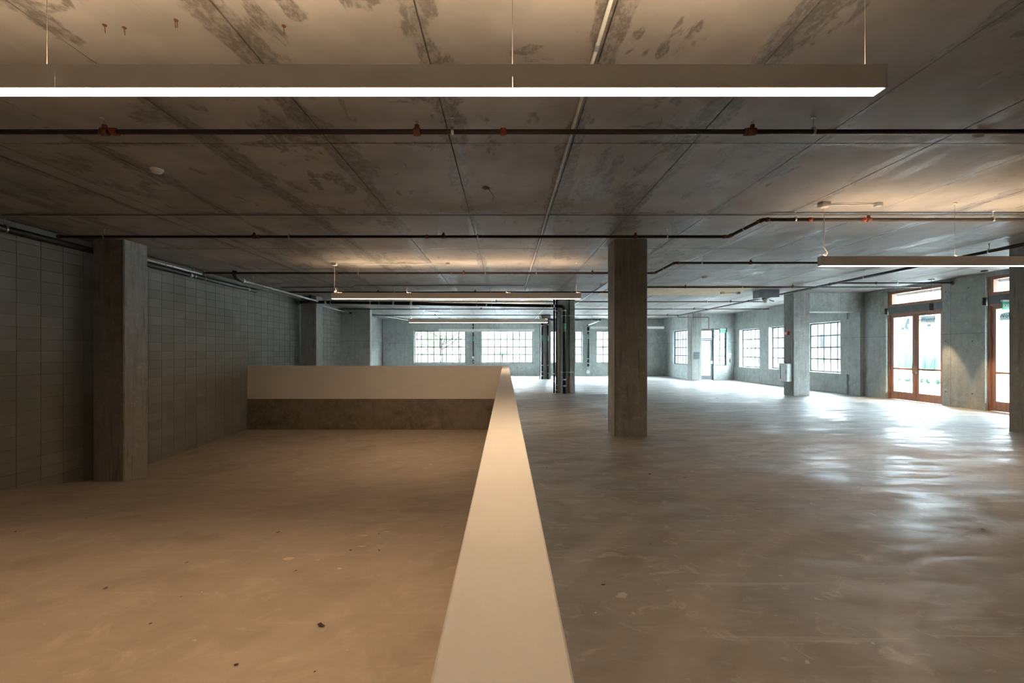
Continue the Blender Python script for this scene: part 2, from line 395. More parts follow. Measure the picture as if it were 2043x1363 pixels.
# ------------------------------------------------------------------ other walls with openings
def wall_mesh(axis, plane, out, u0, u1, ops, ztop=CEIL+.02, zbot=-.05):
    """wall along u; ops = (ua, ub, za, zb); inner face at plane, thickness to plane+out"""
    mb = MB()
    def bx(a, b, c, d):
        if b-a < 1e-4 or d-c < 1e-4: return
        p, q = sorted((plane, plane+out))
        if axis == 'x': mb.box(a, b, p, q, c, d)
        else: mb.box(p, q, a, b, c, d)
    u = u0
    for ua, ub, za, zb in sorted(ops):
        bx(u, ua, zbot, ztop); bx(ua, ub, zbot, za); bx(ua, ub, zb, ztop); u = ub
    bx(u, u1, zbot, ztop)
    return mb
WZ0, WZ1 = .83, 2.93
back_w = [(XA(826, YB), XA(929, YB), 8), (XA(959.5, YB), XA(1063, YB), 8), (XA(1097, YB), XA(1162, YB), 5), (XA(1190, YB), XA(1255, YB), 5)]
tag(wall_mesh('x', YB, .35, XL-.3, 10.8, [(a, b_, WZ0, WZ1) for a, b_, n in back_w]).build('wall_back', M['wall']),
    'grey board-formed concrete end wall with a row of steel windows', 'wall', kind='structure')
XW5 = 10.42
tag(wall_mesh('y', XW5, .35, 26.51, YB, [(26.75, 29.35, .81, 2.84)], ztop=2.86).box(XW5-.12, XW5+.3, 26.51, YB, 2.86, CEIL+.02).build('wall_alcove', M['wall']),
    'short pale concrete return wall with deep beam beside the exit door', 'wall', kind='structure')
exd = (10.78, 11.57); exw = (11.64, 12.29)
tag(wall_mesh('x', YE, .3, 10.775, XR+.3, [(exd[0], exd[1], -.05, 2.86), (exw[0], exw[1], .80, 2.84)]).build('wall_exit', M['wall']),
    'pale concrete wall around the exit door', 'wall', kind='structure')
right_w = [(23.65, 25.72, 5), (20.80, 22.85, 5), (17.95, 20.02, 5)]
wr = wall_mesh('y', XR, .4, YS, YE, [(a, b_, .76, 2.76) for a, b_, n in right_w])
wr.box(XR-.05, XR, YS+.6, YE, 0, .74).box(XR-.05, XR, YS+.6, YE, 2.80, CEIL)
tag(wr.build('wall_right', M['wall']), 'pale green-grey concrete wall with three deep steel windows', 'wall', kind='structure')
DZ = 3.60
d1, d2 = (13.92, 15.98), (10.62, 12.68)
wn_ = wall_mesh('y', XR2, .4, Y0, YS, [(q[0], q[1], -.05, DZ) for q in (d1, d2)])
w_rn = tag(wn_.build('wall_right_near', M['wall']), 'grey concrete wall holding the tall wooden doors', 'wall', kind='structure')
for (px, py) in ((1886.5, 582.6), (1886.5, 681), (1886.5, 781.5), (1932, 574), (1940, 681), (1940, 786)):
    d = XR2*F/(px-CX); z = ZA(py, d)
    MB().cyl((XR2-.004, d, z), (XR2+.01, d, z), .017, 10).build('tie_hole', M['hole'], w_rn)  # proud dark disc: the hole's shade is painted, nothing is recessed
tag(MB().box(10.94, XR, YS, YS+.6, 3.03, CEIL+.01).build('beam', M['wall']), 'deep concrete beam joining the alarm column to the window wall', 'beam', kind='structure')
tag(MB().box(XL-.3, XR2+.4, Y0-.3, Y0, -1.3, CEIL+.02).build('wall_front', M['wall']), 'plain concrete wall closing the far end of the ramp', 'wall', kind='structure')
tag(MB().box(XL-.05, XA(738, 22.9), 22.9, 23.25, -.02, CEIL+.02).build('wall_stub', M['wall']), 'dark concrete stub wall standing out from the block wall', 'wall', kind='structure')

# ------------------------------------------------------------------ columns
def column(x0, x1, y0, y1, zb, label, joint=None, grp=None):
    r = root('concrete_column', ((x0+x1)/2, (y0+y1)/2, max(zb, -.96)), label, 'column', grp, 'thing')
    if joint:
        MB().cbox(x0, x1, y0, y1, zb, joint-.004, .018).build('shaft', M['col'], r)
        MB().cbox(x0+.004, x1-.004, y0+.004, y1-.004, joint-.004, joint+.004, .018).build('cold_joint', M['col'], r)
        MB().cbox(x0, x1, y0, y1, joint+.004, CEIL+.005, .018).build('upper_shaft', M['col'], r)
    else:
        MB().cbox(x0, x1, y0, y1, zb, CEIL+.005, .018).build('shaft', M['col'], r)
    return r
c_main = column(2.04, 2.655, 8.82, 9.42, 0, 'square board-marked concrete column standing alone on the main floor')
c_left = column(-7.76, -7.17, 8.85, 9.44, -1.0, 'square concrete column at the foot of the ramp with a cold joint', 2.58)
c_l2 = column(-7.76, -7.17, 17.83, 18.43, 0, 'concrete column by the block wall under the black drain end')
c_mid = column(1.99, 2.64, 17.97, 18.57, 0, 'concrete column carrying a thick black drain pipe and thin risers')
c_far = column(2.05, 2.6, 27.1, 27.7, 0, 'slim concrete column with two black risers near the end windows')
c_al = column(10.35, 10.94, YS, YS+.6, 0, 'concrete column carrying the red alarm and white cabinet', 3.03)
c_ex = column(10.22, 10.77, 25.9, 26.5, 0, 'pale concrete column beside the glazed exit door')
c_rt = column(10.08, 10.70, 8.82, 9.45, 0, 'square dark concrete column standing before the second wooden door')

# ------------------------------------------------------------------ guard wall
gw = root('guard_wall', (0, 7, 0), 'long low white guard wall turning along the end of the ramp', 'low wall', kind='thing')
MB().box(PX0, PX1, Y0+.01, PY+.2, .0, PT).build('long_panel', M['white'], gw, .004)
MB().box(XL+.005, PX0, PY, PY+.2, .127, PT).build('cross_panel', M['white'], gw, .004)
cb = MB()
edges = [XL+.005, -4.1, PX0]
for a, b_ in zip(edges, edges[1:]):
    MB().box(a+.003, b_-.003, PY+.004, PY+.2, -1.1, .127).build('concrete_base', M['curb'], gw, .004)
MB().box(PX0+.004, PX1, Y0+.01, PY+.1, -1.2, .0).build('concrete_base', M['curb'], gw)

# ------------------------------------------------------------------ windows
def window(n, axis, plane, u0, u1, z0, z1, cols, rows, label, grp):
    t, dp = .055, .05
    def bx(mb, a, b, c, d, e=0.0):
        p, q = plane-dp/2+e, plane+dp/2-e
        return mb.box(a, b, p, q, c, d) if axis == 'x' else mb.box(p, q, a, b, c, d)
    base = ((u0+u1)/2, plane, z0) if axis == 'x' else (plane, (u0+u1)/2, z0)
    r = root('window_%d' % n, base, label, 'window', grp, 'structure')
    f = MB(); bx(f, u0, u1, z0, z0+t); bx(f, u0, u1, z1-t, z1); bx(f, u0, u0+t, z0+t, z1-t); bx(f, u1-t, u1, z0+t, z1-t)
    f.build('frame', M['steel'], r)
    du, dz, b = (u1-u0-2*t)/cols, (z1-z0-2*t)/rows, (.025 if axis == 'x' else .024)
    for i in range(1, cols): bx(MB(), u0+t+i*du-b, u0+t+i*du+b, z0+t, z1-t, .01).build('glazing_bar', M['steel'], r)
    for j in range(1, rows): bx(MB(), u0+t, u1-t, z0+t+j*dz-b, z0+t+j*dz+b, .011).build('glazing_bar', M['steel'], r)
    hu, hz = du/2-.008, dz/2-.008
    me = (MB().box(-hu, hu, -.003, .003, -hz, hz) if axis == 'x' else MB().box(-.003, .003, -hu, hu, -hz, hz)).mesh('pane', M['glass'])
    for i in range(cols):
        for j in range(rows):
            u, z = u0+t+(i+.5)*du, z0+t+(j+.5)*dz
            link('pane', me, r, (u, plane, z) if axis == 'x' else (plane, u, z))
wlab = ['wide steel window in the end wall beside the corner', 'wide steel window in the end wall behind the white guard wall end',
        'steel window in the end wall beyond the slim riser column', 'steel window in the end wall beyond the lone board-marked column']
for i, (a, b_, n) in enumerate(back_w): window(i+1, 'x', YB+.14, a, b_, WZ0, WZ1, n, 4, wlab[i], 'steel windows of the end wall')
window(5, 'y', XW5+.14, 26.75, 29.35, .81, 2.84, 6, 4, 'steel window in the return wall under the deep beam', 'steel windows by the exit')
window(6, 'x', YE+.14, exw[0], exw[1], .80, 2.84, 2, 4, 'narrow two-pane-wide steel window beside the exit door', 'steel windows by the exit')
rl = ['steel window of the pale wall next to the exit corner', 'middle steel window of the pale wall beside the alarm column', 'steel window of the pale wall under the deep beam']
for i, (a, b_, n) in enumerate(right_w): window(7+i, 'y', XR+.22, a, b_, .76, 2.76, n, 4, rl[i], 'steel windows of the pale wall')

# ------------------------------------------------------------------ exit door (steel storefront)
r = root('door_1', ((exd[0]+exd[1])/2, YE+.1, 0), 'grey steel glazed exit door with panic bar and transom', 'door', kind='structure')
a, b_ = exd; y0, y1 = YE+.08, YE+.14
f = MB().box(a, a+.05, y0, y1, 0, 2.86).box(b_-.05, b_, y0, y1, 0, 2.86).box(a+.05, b_-.05, y0, y1, 2.74, 2.86).box(a+.05, b_-.05, y0, y1, 2.26, 2.34)
f.build('door_frame', M['steelgrey'], r)
lf = MB().box(a+.055, a+.12, y0+.01, y1-.01, .01, 2.25).box(b_-.15, b_-.055, y0+.01, y1-.01, .01, 2.25).box(a+.12, b_-.15, y0+.01, y1-.01, .01, .25).box(a+.12, b_-.15, y0+.01, y1-.01, 2.16, 2.25)
leaf = lf.build('door_leaf', M['steelgrey'], r)
MB().box(a+.12, b_-.15, y0+.028, y0+.034, .25, 2.16).build('pane', M['glass'], leaf)
MB().box(a+.05, b_-.05, y0+.028, y0+.034, 2.34, 2.74).build('transom_pane', M['glass'], r)
MB().box(a+.08, b_-.14, y0-.06, y0-.02, .96, 1.0).build('panic_bar', M['galv'], leaf)
MB().box(b_-.14, b_-.06, y0-.075, y0+.01, .90, 1.06).build('latch_case', M['cabinet'], leaf)

# ------------------------------------------------------------------ wooden double doors
def text_mesh(body, size, mat):
    cu = bpy.data.curves.new('t', 'FONT'); cu.body = body; cu.size = size; cu.extrude = .001; cu.align_x = 'CENTER'; cu.align_y = 'CENTER'
    o = bpy.data.objects.new('t', cu); COL.objects.link(o)
    me = bpy.data.meshes.new_from_object(o.evaluated_get(bpy.context.evaluated_depsgraph_get()))
    bpy.data.objects.remove(o); me.materials.clear(); me.materials.append(mat); return me
def wood_door(n, ya, yb, label, papers):
    X = XR2+.13; r = root('door_%d' % n, (X, (ya+yb)/2, 0), label, 'door', kind='structure')
    x0, x1 = X-.06, X+.06; fr = .06
    HB, HT = 2.86, 3.08
    fm = MB().box(x0, x1, ya, ya+fr, 0, DZ).box(x0, x1, yb-fr, yb, 0, DZ).box(x0, x1, ya+fr, yb-fr, HB-.05, HB)
    fm.box(x0, x1, ya+fr, yb-fr, DZ-.09, DZ).box(x0, x1, ya+fr, yb-fr, HT, HT+.09).box(x0+.01, x1-.01, ya+fr, ya+fr+.08, HT+.09, DZ-.09).box(x0+.01, x1-.01, yb-fr-.08, yb-fr, HT+.09, DZ-.09)
    fm.build('door_frame', M['wood'], r, .004)
    MB().box(x0-.015, x1, ya+.01, yb-.01, HB, HT).build('steel_lintel', M['steelgrey'], r, .003)
    MB().box(X-.004, X+.004, ya+fr+.08, yb-fr-.08, HT+.09, DZ-.09).build('transom_pane', M['glass'], r)
    mid = (ya+yb)/2
    for k, (a, b) in enumerate(((ya+fr+.004, mid-.003), (mid+.003, yb-fr-.004))):
        st = .115; z1 = HB-.055
        l = MB().box(X-.022, X+.022, a, a+st, .01, z1).box(X-.022, X+.022, b-st, b, .01, z1).box(X-.022, X+.022, a+st, b-st, .01, .27).box(X-.022, X+.022, a+st, b-st, z1-.085, z1)
        lo = l.build('door_leaf', M['wood'], r, .003)
        MB().box(X-.022, X+.022, a+st, b-st, 1.0, 1.055).build('middle_rail', M['wood'], lo)
        MB().box(X-.004, X+.004, a+st, b-st, .27, 1.0).build('pane', M['glass'], lo)
        MB().box(X-.004, X+.004, a+st, b-st, 1.055, z1-.085).build('pane', M['glass'], lo)
        hy = (b-.055) if k == 0 else (a+.055)
        MB().tube([(X-.022, hy, 1.16), (X-.075, hy, 1.16), (X-.075, hy, .90), (X-.022, hy, .90)], .011, 8).build('pull_handle', M['steelgrey'], lo)
    MB().box(X-.03, X-.0225, mid-.02, mid+.02, .01, HB-.06).build('meeting_strip', M['wood'], r)
    Xp = X-.007
    def yz(px, py): d = Xp*F/(px-CX); return d, ZA(py, d)
    for pts, txt in papers:
        q = [(Xp,)+yz(*p) for p in pts]
        po = MB().poly(q, (.002, 0, 0)).build('film_scrap', M['paper'], r)
        if txt:
            cy = sum(p[1] for p in q)/len(q); cz = sum(p[2] for p in q)/len(q)
            me = text_mesh(txt[0], txt[1], M['ink'])
            o = link('lettering', me, po, (Xp-.002, cy, cz))
            # written to be read from outside: mirrored when seen from the room
            o.rotation_euler = (PI/2, 0, PI/2)
            o.scale = (1, 1, 1)
    return r
k = 1374/363
def c6(x, y): return (1760+x*140/1908, 600+y*100/1363)
wood_door(2, d1[0], d1[1], 'tall red-brown wooden glazed double door with cactus view', [
    ([c6(1050, 425), c6(1445, 405), c6(1440, 590), c6(1050, 600)], ('HoneyWe', .145)),
    ([c6(1222, 635), c6(1322, 630), c6(1322, 705), c6(1222, 710)], None),
    ([c6(685, 480), c6(748, 476), c6(745, 645), c6(682, 645), c6(700, 720), c6(748, 795), c6(680, 795), c6(600, 750), c6(620, 640)], None),
    ([c6(510, 725), c6(600, 720), c6(600, 790), c6(515, 800)], None)])
def c8(x, y): return (1880+x*163/1234, 520+y*180/1363)
wood_door(3, d2[0], d2[1], 'tall red-brown wooden glazed double door behind the dark column', [
    ([c8(865, 905), c8(880, 810), c8(940, 785), c8(1060, 770), c8(1060, 895)], ('HoW', .15))])

# ------------------------------------------------------------------ linear hanging lamps
ZB, ZT, LW = 2.905, 3.02, .085
def linear_light(x0, x1, y, joints, hang, label, box=True, box2=None, zb=ZB, zt=ZT, g='long hanging lamps', lit=True):
    r = root('linear_pendant_lamp', ((x0+x1)/2, y+LW/2, zb), label, 'lamp', g)
    e = [x0]+joints+[x1]; t = .004
    for a, b in zip(e, e[1:]):
        h = MB().box(a+.0004, b-.0004, y, y+t, zb, zt).box(a+.0004, b-.0004, y+LW-t, y+LW, zb, zt)
        h.box(a+.001, b-.001, y+t, y+LW-t, zb+.05, zb+.055)
        h.build('housing', M['fix'], r)
        MB().box(a+.004, b-.004, y+t, y+LW-t, zb+.003, zb+.008).build('diffuser', M['down'] if lit else M['plastic'], r)
        MB().box(a+.03, b-.03, y+.012, y+LW-.012, zt-.03, zt-.025).build('uplight_lens', M['up'] if lit else M['plastic'], r)
    for q in joints: MB().box(q-.012, q+.012, y+t, y+t+.0015, zb+.056, zt).build('joint_sleeve', M['fix'], r)
    for xe in (x0, x1): MB().box(xe-.004, xe+.004, y, y+LW, zb, zt).build('end_cap', M['fix'], r)
    for hx in hang:
        MB().cyl((hx, y+LW/2, zt-.02), (hx, y+LW/2, CEIL), .0014, 6).build('hanger_cable', M['cable'], r)
        MB().lathe([(.022, 0), (.022, -.012), (.006, -.02)], (hx, y+LW/2, CEIL+.001), 12).build('ceiling_cup', M['plastic'], r)
        MB().tube([(hx, y+LW/2, zt+.02), (hx+.02, y+LW/2, zt+.01), (hx+.06, y+LW/2, zt+.004), (hx+.10, y+LW/2, zt+.008)], .004, 6).build('cable_tail', M['cord'], r)
    if box:
        bx = x0+.06; yc = y+LW/2
        b = MB().box(bx-.06, bx+.06, yc-.06, yc+.06, CEIL-.055, CEIL+.002).build('junction_box', M['galv'], r, .004)
        MB().lathe([(.058, 0), (.058, -.008), (.02, -.014)], (bx, yc, CEIL-.055), 16).build('canopy', M['plastic'], b)
        MB().tube([(bx, yc, CEIL-.06), (bx+.003, yc, CEIL-.3), (bx-.004, yc, zt+.14), (bx+.03, yc, zt+.09), (bx+.05, yc, zt+.05), (bx+.02, yc, zt+.015), (bx-.01, yc, zt+.03), (bx+.03, yc, zt+.06)], .005, 6).build('power_cord', M['cord'], r)
    if box2:
        yc = y+LW/2; bx = x0+.06
        MB().box(box2-.04, box2+.04, yc-.04, yc+.04, CEIL-.05, CEIL+.002).build('junction_box', M['galv'], r, .004)
        MB().tube([(bx+.05, yc, CEIL-.02), ((bx+box2)/2, yc, CEIL-.028), (box2-.04, yc, CEIL-.02)], .009, 8).build('flexible_conduit', M['galvw'], r)
    return r
LX0, LX1 = -4.18, 1.884
J = [LX0+1.95, LX1-1.85]
linear_light(LX0, LX1, 2.33, J, [-4.1, J[0]-.08, J[1], LX1-.075], 'long white hanging lamp glowing below the ceiling over the ramp crest', box=False)
linear_light(-4.13, 1.78, 11.15, [-2.2, -.05], [-4.0, -2.35, .01, 1.68], 'long white hanging lamp in front of the thick black drain', box2=XA(893, 11.15), zb=ZA(596, 11.15), zt=ZA(584, 11.15))
linear_light(-4.15, 1.80, 20.2, [-2.2, -.05], [-2.2, -.05, 1.7], 'long white hanging lamp between the drain and the end windows', zb=ZA(644, 20.2), zt=ZA(636.4, 20.2))
linear_light(-4.2, 1.79, 29.5, [-2.2, -.05], [-2.2, -.05, 1.7], 'unlit long white hanging lamp right against the end windows', box2=-2.6, zb=ZA(661.5, 29.5), zt=ZA(656.5, 29.5), lit=False)
linear_light(4.44, 10.4, 6.62, [6.4, 8.5], [6.35, 8.5, 10.3], 'long white hanging lamp below the rust-brown sprinkler pipe', box2=XA(1757, 6.62), zb=ZA(530, 6.62), zt=ZA(511, 6.62))
linear_light(4.76, 8.87, 26.4, [6.8], [6.8], 'unlit long white hanging lamp behind the lone board-marked column', box=False, zb=ZA(656, 26.4), zt=ZA(651.5, 26.4), lit=False)
rr = root('junction_box_pair', (XA(1455, 16.6), 16.6, CEIL), 'two pale junction boxes linked by conduit on the plywood patch', 'junction box')
bx0, bx1 = XA(1441, 16.6), XA(1473, 16.6)
for q in (bx0, bx1): MB().box(q-.05, q+.05, 16.55, 16.65, CEIL-.09, CEIL-.012).build('box', M['cord'], rr, .004)
MB().tube([(bx0, 16.6, CEIL-.04), (bx1, 16.6, CEIL-.05)], .012, 8).build('conduit', M['cord'], rr)

# ------------------------------------------------------------------ sprinkler pipes
ZP = HC+1.97
def hanger(r, p, axis='x', rod=True, pr=.023):
    x, y, z = p
    MB().cyl((x, y, z+pr+.03), (x, y, CEIL), .005, 6).build('hanger_rod', M['galv'], r)
    MB().lathe([(.018, 0), (.018, -.012)], (x, y, CEIL+.001), 10).build('ceiling_anchor', M['galv'], r)
    m = MB(); n = 14; R = pr+.005; hw = .012
    for i in range(n):
        for s, rad in ((0, R),): pass
    vs = []
    for i in range(n+1):
        t = 2*PI*i/n; c, s_ = math.cos(t), math.sin(t)
        ex = .03*max(0, s_) if s_ > .7 else 0
        for sgn in (-1, 1):
            q = (R*c, R*s_+ex) if s_ <= .7 else (R*c*.6, R*s_+.02)
            vs.append((x+sgn*hw, y+q[0], z+q[1]) if axis == 'x' else (x+q[0], y+sgn*hw, z+q[1]))
    m.add(vs, [(2*i, 2*i+1, 2*i+3, 2*i+2) for i in range(n)], True)
    m.build('hanger_ring', M['galv'], r)
def coupling(r, p, axis='x', mat='red', pr=.023):
    a = {'x': (1,0,0), 'y': (0,1,0)}[axis]; R = pr+.010
    o = MB().lathe([(pr+.004, -.028), (R, -.024), (R, -.008), (R+.004, 0), (R, .008), (R, .024), (pr+.004, .028)], p, 14, a).build('coupling', M[mat], r)
    x, y, z = p
    q = Vector((0, 1, 0)) if axis == 'x' else Vector((1, 0, 0))
    for s in (-1, 1):
        MB().box(x-.014, x+.014, y-.014, y+.014, z-.014, z+.014).build('bolt_lug', M[mat], o).location += q*(R+.006)*s
def head(r, p, pr=.023, mat='rust'):
    x, y, z = p
    MB().lathe([(pr+.012, -.03), (pr+.014, 0), (pr+.012, .03)], p, 14, (1,0,0)).build('tee', M[mat], r)
    top = min(CEIL-.03, z+.105)
    s = MB().lathe([(.024, 0), (.022, .05), (.016, .055)], (x, y, z+.01), 12).build('sprig', M[mat], r)
    h = MB().lathe([(.012, 0), (.014, .012), (.007, .016), (.007, .02)], (x, y, top-.045), 10)
    h.tube([(x-.009, y, top-.028), (x-.011, y, top-.012), (x, y, top)], .0025, 6).tube([(x+.009, y, top-.028), (x+.011, y, top-.012), (x, y, top)], .0025, 6)
    h.lathe([(.016, 0), (.016, .002)], (x, y, top), 12)
    h.build('sprinkler_head', M['brass'], r)
def pipe(name, pts, rad, mat, label, grp='sprinkler pipes', cat='pipe', seg='pipe'):
    r = root(name, pts[0], label, cat, grp)
    MB().tube(pts, rad, 12).build(seg, M[mat], r)
    return r
def lateral(d, xl, xr, label, hang=(), heads=(), coup=(), jog=None, rad=.0225, mat='spr'):
    pts = [(xl, d, ZP)]
    if jog:
        xj, d2 = jog; pts += [(xj, d, ZP), (xj+.02, d2, ZP)]
    pts += [(xr, jog[1] if jog else d, ZP)]
    r = pipe('sprinkler_pipe', pts, rad, mat, label)
    def at(px):
        X = XA(px, d); dd = d
        if jog and X > jog[0]+.1: dd = jog[1]; X = XA(px, dd)
        return (X, dd, ZP)
    for px in hang: hanger(r, at(px), 'x', pr=rad)
    for px in heads: head(r, at(px), rad)
    for px in coup: coupling(r, at(px), 'x', 'red' if not px % 2 else 'rust', rad)
    if jog:
        xj, d2 = jog
        for p, ax in (((xj-.07, d, ZP), 'x'), ((xj, d-.07*(1 if d2 < d else -1), ZP), 'y'), ((xj+.02, d2+.07, ZP), 'y'), ((xj+.09, d2, ZP), 'x')): coupling(r, p, ax, 'rust', rad)
        hanger(r, (xj+.01, (d+d2)/2, ZP), 'y', pr=rad)
    # closed end
    MB().lathe([(rad+.01, 0), (rad+.01, .04), (rad*.5, .05)], (xl, d, ZP), 12, (-1, 0, 0)).build('end_cap', M['rust'], r)
    return r
lateral(4.23, -7.55, 9.44, 'dark sprinkler pipe crossing just beyond the glowing lamp over the ramp crest', (203, 903, 1623), (209, 832, 1501), (228, 1004, 1491))
lateral(8.1, -7.66, 9.44, 'dark sprinkler pipe crossing in front of the lone column top and turning rusty', (208, 577, 953, 1331, 1587, 1981), (507, 885, 1268, 1733), (852, 516, 1616, 1724), (3.83, 7.05))
lateral(11.87, -7.56, 9.44, 'dark sprinkler pipe crossing just above the lamp before the drain', (715, 968, 1070, 1400), (925, 1182, 1498), (672, 901), (3.75, 10.5))
lateral(15.7, -7.4, 12.75, 'dark sprinkler pipe crossing below the plywood patch edge', (787, 979, 1141, 1481), (755, 948, 1368, 1582), (), (3.8, 14.47))
lateral(18.75, -7.9, 10.4, 'dark sprinkler pipe passing over the drain riser column', (820, 1175, 1411), (990, 1458), (1100,))
lateral(22.0, -7.8, 12.3, 'dark sprinkler pipe crossing above the lamp before the end windows', (900, 1343, 1520), (960, 1385), (1141,))
lateral(25.7, -7.3, 9.44, 'dark sprinkler pipe nearest the end windows', (845, 1225), (868, 1332), (1000,))
# cross main
mn = pipe('sprinkler_main', [(9.44, -2, 3.55), (9.44, 25.9, 3.55)], .034, 'spr', 'thick sprinkler main running along the room beside the door wall')
for d in (4.23, 7.05, 10.5, 13.6, 14.47, 18.2, 22.0, 25.7): coupling(mn, (9.44, d+.12, 3.55), 'y', 'rust', .034)
for d in (6.2, 9.2, 12.4, 16.2, 19.6, 23.6): hanger(mn, (9.44, d, 3.55), 'y', pr=.034)
br = pipe('sprinkler_pipe', [(9.44, 13.6, ZP), (XR2-.01, 13.6, ZP)], .0225, 'spr', 'short sprinkler pipe ending in a round flange on the door wall pier')
MB().lathe([(.06, 0), (.06, -.012), (.03, -.03)], (XR2, 13.6, ZP), 16, (1, 0, 0)).build('wall_flange', M['rust'], br)
hanger(br, (11.3, 13.6, ZP), 'x')
coupling(br, (10.7, 13.6, ZP), 'x', 'rust')
# conduit drop by the exit door
dd = YE-.36
cdp = pipe('drop_pipe', [P(1352, 633, dd), P(1412, 633, dd), P(1414, 634.5, dd), P(1414, 656, dd), P(1412, 658, dd), P(1404, 658, dd)], .02, 'rust', 'thin reddish pipe dropping beside the exit door head', 'small pipes', 'pipe')
hanger(cdp, P(1380, 633, dd), 'x', pr=.02)

# ------------------------------------------------------------------ thick drain and risers on the columns
def band(r, p, rad, axis, mat='galv', h=.035, name='clamp_band'):
    MB().lathe([(rad+.001, -h), (rad+.006, -h), (rad+.006, h), (rad+.001, h)], p, 16, axis, False).build(name, M[mat], r)
DD = 17.82; ra = .06
dp = root('drain_pipe', (XA(1126, DD), DD, 0), 'thick black drain crossing the ceiling and bending down a column', 'pipe', 'drain pipes')
za, zb_ = ZA(602, DD-.15), ZA(611, DD)
xa_, xe = -7.15, XA(1126, DD)
arc = [(xe-.16+.16*math.sin(t), DD, zb_-.16+.16*math.cos(t)) for t in [i*PI/2/6 for i in range(7)]]
MB().tube([(xa_, DD-.0, za), (xe-.17, DD, zb_)]+arc+[(xe, DD, 0)], ra, 16).build('pipe', M['black'], dp)
dirx = Vector((xe-xa_, 0, zb_-za)).normalized()
def onrun(px):
    X = XA(px, DD); return (X, DD, za+(zb_-za)*(X-xa_)/(xe-xa_))
for px in (650, 785, 820, 970, 1105): band(dp, onrun(px), ra, dirx)
for px in (739, 757): band(dp, onrun(px), ra, dirx, 'yellow', .02, 'tape_mark')
for px in (660, 785, 822, 951, 981, 1100):
    p = onrun(px); hanger(dp, p, 'x', pr=ra)
for py in (620, 757.5, 770): band(dp, (xe, DD, ZA(py, DD)), ra, (0, 0, 1), 'galv', .03)
band(dp, (xe, DD, ZA(654, DD)), ra, (0, 0, 1), 'mint', .16, 'green_ring')  # green ring around the upright part of the drain
for py in (630, 743):
    z = ZA(py, DD); MB().box(XA(1116, DD), XA(1146, DD), 17.935, 17.975, z-.015, z+.015).build('strut_rail', M['galv'], dp)
    MB().tube([(xe-.07, 17.95, z), (xe-.068, DD-.02, z), (xe-.04, DD-.066, z), (xe+.04, DD-.066, z), (xe+.068, DD-.02, z), (xe+.07, 17.95, z)], .006, 6).build('pipe_strap', M['galv'], dp)
def riser(x, y, z0, z1, rad, mat, label, bands=(), ring_z=None, foot=None, grp='risers on the columns'):
    r = root('riser_pipe', (x, y, z0), label, 'pipe', grp)
    MB().cyl((x, y, z0), (x, y, z1), rad, 12).build('pipe', M[mat], r)
    for z in bands: band(r, (x, y, z), rad, (0, 0, 1), 'galv', .025)
    if ring_z: band(r, (x, y, ring_z), rad, (0, 0, 1), 'mint', .16, 'green_ring')  # green ring around the pipe at the given height
    if foot: band(r, (x, y, foot/2), rad, (0, 0, 1), 'red', foot/2, 'red_sleeve')
    return r
zz = lambda py, d: ZA(py, d)
riser(1.86, 18.08, 0, CEIL, .036, 'black', 'outer dark riser strapped beside the drain riser column', (zz(619, 18.1), zz(746, 18.1), zz(761, 18.1)))
riser(1.94, 18.02, 0, CEIL, .03, 'black', 'inner dark riser strapped beside the drain riser column', (zz(621, 18.1), zz(768, 18.1), zz(778, 18.1)))
riser(2.03, 17.93, 0, zz(622, 18), .032, 'galvw', 'pale grey conduit riser on the drain riser column')
riser(2.42, 17.94, 0, CEIL, .018, 'black', 'thin dark riser with red foot on the drain riser column', (zz(630, 18), zz(743, 18)), None, .62)
riser(1.96, 27.2, 0, CEIL, .028, 'galvw', 'pale conduit riser beside the slim column near the end windows')
riser(2.10, 27.03, 0, 3.35, .052, 'black', 'black riser on the slim column next to its pale conduit', (zz(650, 27), zz(729, 27), zz(742, 27), zz(750, 27)), zz(675, 27))
riser(2.42, 27.03, 0, 3.45, .045, 'black', 'black riser on the slim column away from its pale conduit', (zz(648, 27), zz(729, 27), zz(745, 27)), zz(675, 27))
d2p = root('drain_pipe', (2.2, 27, 3.44), 'black drain running from the slim column towards the exit side', 'pipe', 'drain pipes')
MB().tube([(2.02, 26.98, 3.40), (2.5, 26.98, 3.43), (2.75, 27.0, 3.40), (XA(1199, 27), 27.0, 3.40)], .06, 12).build('pipe', M['black'], d2p)
for q in (2.1, 2.5, 2.85): band(d2p, (q, 27.0, 3.41), .06, (1, 0, 0), 'galv', .02)
for px in (1181, 1193): hanger(d2p, (XA(px, 27), 27, 3.40), 'x', pr=.06)
s_ = root('branch_pipe', (5.4, 28.7, 3.35), 'pale slanting pipe from the black drain to the end wall riser', 'pipe', 'drain pipes')
MB().tube([(XA(1199, 27), 27.0, 3.39), (5.37, 30.5, 3.30)], .045, 10).build('pipe', M['galvw'], s_)
riser(5.35, 30.56, .62, 3.34, .06, 'black', 'black riser between the two narrower end wall windows', (3.2, zz(716, 30.5), zz(725, 30.5), 2.9), 2.55, None, 'risers on the end wall')
rv = riser(-2.11, 30.58, .8, 3.40, .045, 'black', 'black riser with valve between the two wide end windows', (3.2, 2.85, .9), 2.4, None, 'risers on the end wall')
MB().lathe([(.10, -.06), (.12, 0), (.10, .06)], (-2.11, 30.56, 1.16), 14, (1, 0, 0)).build('valve_body', M['galv'], rv)
MB().lathe([(.05, 0), (.05, .06)], (-2.11, 30.46, 1.16), 12, (0, -1, 0)).build('valve_cap', M['galv'], rv)
MB().lathe([(.14, 0), (.14, .012), (.10, .03), (.04, .04)], (5.35, YB, ZA(742, YB)), 24, (0, -1, 0)).thing('cover_plate', M['plastic'], (5.35, YB-.01, ZA(742, YB)), 'round pale cover plate low on the end wall', 'cover plate')

